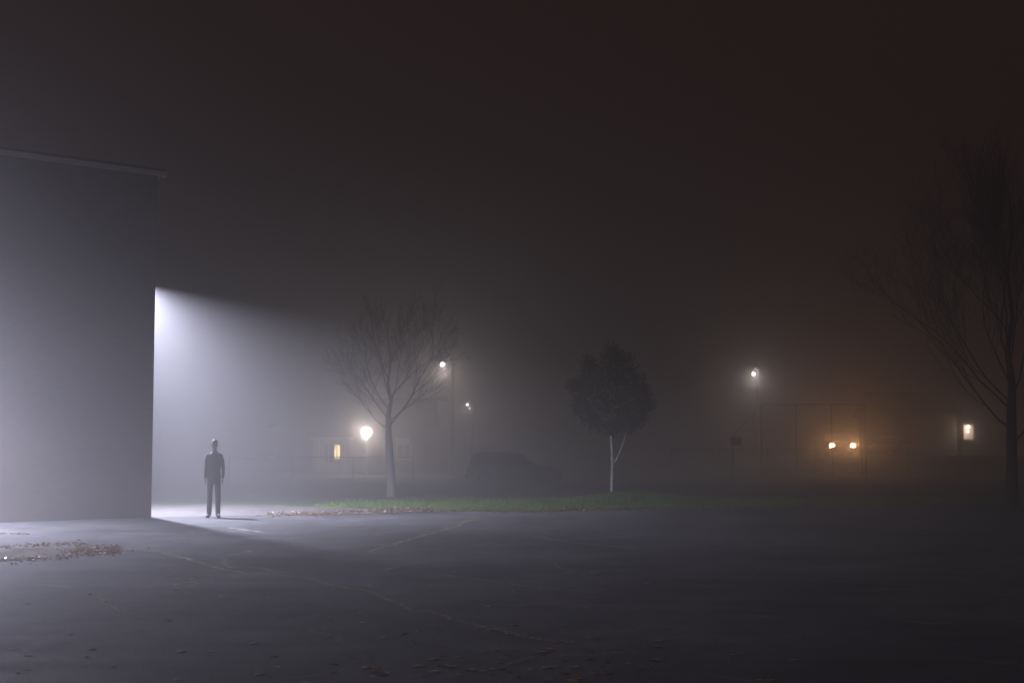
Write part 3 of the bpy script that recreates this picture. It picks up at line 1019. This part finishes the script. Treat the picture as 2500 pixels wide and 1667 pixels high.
def window(h, cx, cz, w_, hh, Y, glass):
    mb = MB()
    t_ = 0.07
    for (a, b, c_, d) in ((cx - w_ / 2 - t_, cx + w_ / 2 + t_, cz + hh / 2, cz + hh / 2 + t_), (cx - w_ / 2 - t_, cx + w_ / 2 + t_, cz - hh / 2 - t_, cz - hh / 2),
                          (cx - w_ / 2 - t_, cx - w_ / 2, cz - hh / 2 + .001, cz + hh / 2 - .001), (cx + w_ / 2, cx + w_ / 2 + t_, cz - hh / 2 + .001, cz + hh / 2 - .001), (cx - .02, cx + .02, cz - hh / 2 + .001, cz + hh / 2 - .001)):
        mb.box(a, b, Y - .06, Y - .002, c_, d)
    f = mb.build('window', M['white_trim'], h)
    mb = MB()
    mb.box(cx - w_ / 2 + .002, cx + w_ / 2 - .002, Y - .03, Y - .004, cz - hh / 2 + .002, cz + hh / 2 - .002)
    mb.build('pane', glass, f)
    return f


YH = 88.0
a, bb = at(660, 1080, YH), at(1035, 1080, YH)
h1, rf1 = house('dark house with a pale lit entry and yellow window behind the round lamp', a.x, bb.x, YH + 2.2, 8, 2.9, 4.6, M['siding'])
p0, p1 = at(764, 1072, YH), at(848, 1072, YH)
mb = MB()
mb.box(p0.x, p1.x, YH, YH + 2.19, -0.05, p0.z)
entry = mb.build('entry_porch', M['pale_siding'], h1)
mb = MB()
mb.box(p0.x - .12, p1.x + .12, YH - .15, YH + 2.18, p0.z + .002, p0.z + .13)
mb.build('porch_roof', M['white_trim'], entry)
for x_ in (779, 843):
    q = at(x_, 1100, YH)
    mb = MB()
    mb.box(q.x - .07, q.x + .07, YH - .12, YH - .003, -0.05, p0.z - .002)
    mb.build('post', M['white_trim'], entry)
q = at(803, 1106, YH)
window(h1, q.x, q.z, .55, 1.15, YH, M['dark_glass'])
q = at(818, 1104, YH)
window(h1, q.x + .12, q.z + .02, .36, .85, YH, M['lit_window'])
q = at(979, 1073, YH)
mb = MB()
mb.box(q.x - .45, q.x + .45, YH + 1.5, YH + 2.19, q.z - .2, q.z + .1)
mb.build('window_awning', M['pale_siding'], h1)
window(h1, q.x, q.z - .75, .8, .9, YH + 2.2, M['dark_glass'])

q = at(895, 1055, 82)
gl = empty('globe_lamp', (q.x, 82, -0.05), 'glaring round white globe lamp on a post in front of the dark house', 'lamp')
mb = MB()
mb.tube([(q.x, 82, -.05), (q.x, 82, .3), (q.x, 82, q.z - .45)], [.09, .06, .045], 10)
mb.build('post', M['pole'], gl, smooth=True)
mb = MB()
mb.loft([(q.x, 82, q.z - .50, .06, .06), (q.x, 82, q.z - .42, .16, .16), (q.x, 82, q.z - .36, .16, .16)], 14)
mb.build('collar', M['dark_metal'], gl)
mb = MB()
mb.ball((q.x, 82, q.z), .31, nu=24, nv=16)
mb.build('globe', M['globe'], gl, smooth=True)
lamp('POINT', (q.x, 82 - .5, q.z), 1150, (1.0, 0.86, 0.77), gl, size=0.3)

YB = 96.0
a, bb = at(2255, 1080, YB), at(2450, 1080, YB)
h2, rf2 = house('small dark house with a glowing window and porch bulb behind the large bare tree', a.x, bb.x, YB + 10, 8, 3.9, 5.6, M['siding'])
q = at(2364, 1056, YB)
window(h2, q.x * (YB + 10) / YB, q.z + .15, 0.6, 1.0, YB + 10, M['dim_window'])
mb = MB()
for dz, r_ in ((.36, .13), (-.02, .09)):
    mb = MB()
    mb.ball((at(2364, 1050, YB + 9.6).x, YB + 9.6, at(2364, 1053, YB + 9.6).z + dz), r_, r_, r_ * .9, 10, 8)
    mb.build('porch_bulb', M['porch_bulb'], h2)
lamp('POINT', (at(2364, 1050, YB + 9).x, YB + 9, at(2364, 1050, YB + 9).z), 200, (1.0, .75, .55), h2, size=.15)


# ------------------------------------------------------------------ fences and backstop
def mesh_fence(label, x0, y0, x1, y1, zt, name='chain_link_fence', group='chain link fences round the field', posts=2.6, wires=True):
    base = Vector(((x0 + x1) / 2, (y0 + y1) / 2, -0.05))
    f = empty(name, base, label, 'fence', group)
    A, B = Vector((x0, y0, 0)), Vector((x1, y1, 0))
    L = (B - A).length
    n = max(1, round(L / posts))
    for i in range(n + 1):
        p = A.lerp(B, i / n)
        mb = MB()
        mb.tube([(p.x, p.y, -.05), (p.x, p.y, zt + .03)], .02, 8)
        mb.build('post', M['fence_wire'], f)
    mb = MB()
    mb.tube([(A.x, A.y - .045, zt), (B.x, B.y - .045, zt)], .017, 8)
    mb.build('top_rail', M['fence_wire'], f)
    mb = MB()
    d = (B - A).normalized()
    st = 0.10
    for sgn in (1, -1):
        s_ = -zt
        while s_ < L:
            a0 = max(s_, 0); b0 = min(s_ + zt, L)
            if b0 > a0:
                za, zb = a0 - s_, b0 - s_
                if sgn < 0: za, zb = zt - za, zt - zb
                pa, pb = A + d * a0, A + d * b0
                mb.tube([(pa.x, pa.y - .035, za), (pb.x, pb.y - .035, zb)], .0022, 3, cap=False)
            s_ += st
    mb.build('wire_mesh', M['fence_wire'], f)
    return f


pa, pb = at(560, 1116, 64), at(1010, 1116, 66)
mesh_fence('low chain link fence in front of the house with the pale entry', pa.x, 64, pb.x, 66, pa.z)
pa, pb = at(1640, 1097, 76), at(2330, 1097, 78)
mesh_fence('low chain link fence running past the car headlights', pa.x, 76, pb.x, 78, pa.z)

YK = 72.0
bs = empty('ball_field_backstop', (at(1945, 1100, YK).x, YK, -.05), 'tall pipe framed wire backstop with a slanting left wing', 'backstop')
P = lambda x, y: at(x, y, YK)
for x_ in (1858, 1943, 2030, 2112):
    mb = MB()
    q = P(x_, 987)
    mb.tube([(q.x, YK, -.05), (q.x, YK, q.z)], .022, 8)
    mb.build('post', M['fence_wire'], bs)
for y_ in (987,):
    mb = MB()
    mb.tube([P(1858, y_) + Vector((0, -.06, 0)), P(2112, y_) + Vector((0, -.06, 0))], .02, 8)
    mb.build('rail', M['fence_wire'], bs)
w0 = P(1858, 987)
w1 = at(1788, 1064, YK - 2.5)
mb = MB()
mb.tube([w0, w1], .02, 8)
mb.build('wing_rail', M['fence_wire'], bs)
mb = MB()
mb.tube([(w1.x, w1.y, -.05), (w1.x, w1.y, w1.z)], .03, 8)
mb.build('post', M['fence_wire'], bs)
mb = MB()
xa, xb, zt = P(1858, 987).x, P(2112, 987).x, P(1858, 987).z
for sgn in (1, -1):
    s_ = -zt
    while s_ < xb - xa:
        a0 = max(s_, 0); b0 = min(s_ + zt, xb - xa)
        if b0 > a0:
            za, zb = a0 - s_, b0 - s_
            if sgn < 0: za, zb = zt - za, zt - zb
            mb.tube([(xa + a0, YK - .04, za), (xa + b0, YK - .04, zb)], .0022, 3, cap=False)
        s_ += .10
mb.build('wire_mesh', M['fence_wire'], bs)
q = at(1797, 1076, YK - 2.6)
mb = MB()
mb.box(q.x - .25, q.x + .25, YK - 2.64, YK - 2.60, q.z - .22, q.z + .2)
mb.build('sign_board', M['sign'], bs)


# ------------------------------------------------------------------ cars
def profile(mb, pts, hw, inset_from, inset):
    """side profile extruded across the width; points above inset_from lean inwards"""
    n = len(pts)
    vs = []
    for s_ in (-1, 1):
        for (x, z) in pts:
            k = max(0.0, (z - inset_from)) * inset
            vs.append((x, s_ * (hw - k), z))
    fs = [tuple(range(n)), tuple(range(2 * n - 1, n - 1, -1))]
    for i in range(n):
        j = (i + 1) % n
        fs.append((i, i + n, j + n, j))
    mb.add(vs, fs)


def car(label, paint, loc, rz, roof_h=1.5, wagon=True, lights=False, roof_paint=None):
    """front of the car towards local -x"""
    c_ = empty('parked_car', (0, 0, 0), label, 'car', 'cars beyond the field')
    k = roof_h / 1.5
    rear = [(2.16, .95 * k), (2.06, 1.30 * k), (1.88, 1.46 * k)] if wagon else [(2.2, .92 * k), (1.55, .98 * k), (1.0, 1.40 * k)]
    pts = [(-2.25, .30), (-2.28, .62), (-2.15, .80), (-1.15, .95 * k), (-.45, 1.40 * k), (0.0, 1.50 * k)] + [(1.6, 1.50 * k)] * (1 if wagon else 0) + rear[::-1] + [(2.25, .80), (2.25, .32), (1.9, .24), (-1.9, .24)]
    mb = MB()
    profile(mb, pts, .88, .9, .32)
    body_ = mb.build('body', paint, c_, bevel=.05)
    if roof_paint:
        for s_ in (-1, 1):
            mb = MB()
            mb.tube([(-.50, s_ * .70, 1.40 * k), (-.05, s_ * .70, 1.53 * k), (1.55, s_ * .70, 1.54 * k), (1.90, s_ * .71, 1.47 * k), (2.02, s_ * .76, 1.33 * k)], .04, 8)
            mb.build('roof_rail', roof_paint, c_, smooth=True)
    mb = MB()
    for s_ in (-1, 1):
        y0 = s_ * .895
        w0 = [(-.98, 1.0 * k), (-.42, 1.34 * k), (.05, 1.42 * k), (1.05, 1.42 * k), (1.55 if wagon else .95, 1.36 * k if wagon else 1.3 * k), (1.85 if wagon else 1.3, 1.0 * k)]
        vs = [(x, s_ * (.885 - max(0, z - .9) * .32 + .004), z) for x, z in w0]
        mb.add(vs, [tuple(range(6)) if s_ < 0 else tuple(range(5, -1, -1))])
    mb.add([(-1.09, -.78, .995 * k), (-1.09, .78, .995 * k), (-.51, .70, 1.385 * k), (-.51, -.70, 1.385 * k)], [(0, 3, 2, 1)])
    mb.build('window_glass', M['dark_glass'], c_)
    for (x, y) in ((-1.4, -.80), (-1.4, .80), (1.4, -.80), (1.4, .80)):
        mb = MB()
        mb.tube([(x, y - .11, .33), (x, y + .11, .33)], .33, 20)
        wh = mb.build('wheel', M['rubber'], c_, bevel=.03)
        mb = MB()
        sg = 1 if y > 0 else -1
        mb.tube([(x, y + sg * .08, .33), (x, y + sg * .122, .33)], .21, 16)
        mb.build('rim', M['galvanised'], wh)
    for y in (-.66, .66):
        mb = MB()
        mb.ball((-2.26, y, .68), .06, .17, .14, 12, 8)
        mb.build('headlight', M['headlamp'] if lights else M['lens_clear'], c_)
        mb = MB()
        mb.box(2.235, 2.262, y - .12, y + .12, .78, .92)
        mb.build('tail_light', M['lens_red'], c_)
    mb = MB()
    mb.box(-2.33, -2.22, -.84, .84, .33, .50)
    mb.box(2.20, 2.32, -.84, .84, .34, .52)
    mb.build('bumper', M['dark_metal'], c_, bevel=.03)
    if lights:
        for y in (-.66, .66):
            lamp('SPOT', (-2.45, y, .68), 300, (1.0, .50, .20), c_, (-1, 0, -.05), 150, .9, .12)
            lamp('POINT', (-3.1, y, .75), 240, (1.0, .45, .17), c_, size=.12)
    c_.location = loc
    c_.rotation_euler = (0, 0, rz)
    return c_


q = at(2057, 1087, 90)
# the car with its lights on stands on the raised street shoulder
zc = q.z - .68
mb = MB()
for i, (w_, z_) in enumerate(((9, -0.04), (0, 0))):
    pass
vs = []
NX, NY = 30, 10
for j in range(NY + 1):
    for i in range(NX + 1):
        x = 8 + i / NX * 44
        y = 80 + j / NY * 26
        kx = max(0, min(1, (x - 8) / 6)) * max(0, min(1, (52 - x) / 6))
        ky = max(0, min(1, (y - 80) / 6)) * max(0, min(1, (106 - y) / 5))
        kx = kx * kx * (3 - 2 * kx); ky = ky * ky * (3 - 2 * ky)
        vs.append((x, y, -.09 + (zc + .06) * kx * ky + .012))
mb.add(vs, [(j * (NX + 1) + i, j * (NX + 1) + i + 1, (j + 1) * (NX + 1) + i + 1, (j + 1) * (NX + 1) + i) for j in range(NY) for i in range(NX)])
tag(mb.build('hill', M['soil'], smooth=True), 'low rise carrying the street', kind='structure')
car('car facing the yard with both orange headlights glowing in the fog', M['car_dark'], (q.x, 92.3, zc), R(90), 1.5, True, True)
q = at(1255, 1106, 68)
car('dim estate car standing side on across the field, pale roof edge', M['car_grey'], (q.x, 68, q.z - 1.5), R(180), 1.5, True, False, M['car_white'])
q = at(2203, 1092, 93)
car('pale car half lit by the headlights beside it', M['car_white'], (q.x, 95.5, q.z - .75), R(48), 1.45, False)

# ------------------------------------------------------------------ haze
mb = MB()
mb.box(-310, 310, -310, 310, -1.06, 15.0)
t = NT('haze')
t.t.nodes.remove(t.b)
ash = t.n('ShaderNodeAddShader')      # fine mist plus larger droplets that scatter forward
for i, (den, g_) in enumerate(((0.0125, 0.25), (0.0085, 0.88))):
    pv = t.n('ShaderNodeVolumePrincipled')
    pv.inputs['Color'].default_value = (0.96, 0.955, 0.96, 1)
    pv.inputs['Density'].default_value = den
    pv.inputs['Anisotropy'].default_value = g_
    t.l(pv.outputs[0], ash.inputs[i])
t.l(ash.outputs[0], t.out.inputs['Volume'])
t.m.cycles.volume_sampling = 'MULTIPLE_IMPORTANCE'
tag(mb.build('haze', t.m), 'thick night fog over the yard', 'haze', kind='stuff')

# ------------------------------------------------------------------ night sky
wd = bpy.data.worlds.new('World')
SC.world = wd
wd.use_nodes = True
nt = wd.node_tree
bg = nt.nodes['Background']
sky = nt.nodes.new('ShaderNodeTexSky')
sky.sky_type = 'NISHITA'
sky.sun_disc = False
sky.sun_elevation = R(-6)
sky.sun_rotation = R(200)
nt.links.new(sky.outputs[0], bg.inputs[0])
bg.inputs[1].default_value = 0.05
glow = nt.nodes.new('ShaderNodeBackground')      # street light glow in the overcast
glow.inputs[0].default_value = (1.0, 0.58, 0.51, 1)
glow.inputs[1].default_value = 0.021
add = nt.nodes.new('ShaderNodeAddShader')
nt.links.new(bg.outputs[0], add.inputs[0])
nt.links.new(glow.outputs[0], add.inputs[1])
nt.links.new(add.outputs[0], nt.nodes['World Output'].inputs[0])

# ------------------------------------------------------------------ render settings
SC.view_settings.view_transform = 'Standard'
SC.view_settings.look = 'None'
SC.view_settings.exposure = 0
SC.view_settings.gamma = 1
SC.view_settings.use_curve_mapping = False
cy = SC.cycles
cy.volume_bounces = 0
cy.max_bounces = 6
cy.diffuse_bounces = 2
cy.glossy_bounces = 2
cy.sample_clamp_indirect = 2.0
cy.use_denoising = True
cy.denoiser = 'OPENIMAGEDENOISE'
cy.denoising_input_passes = 'RGB_ALBEDO_NORMAL'
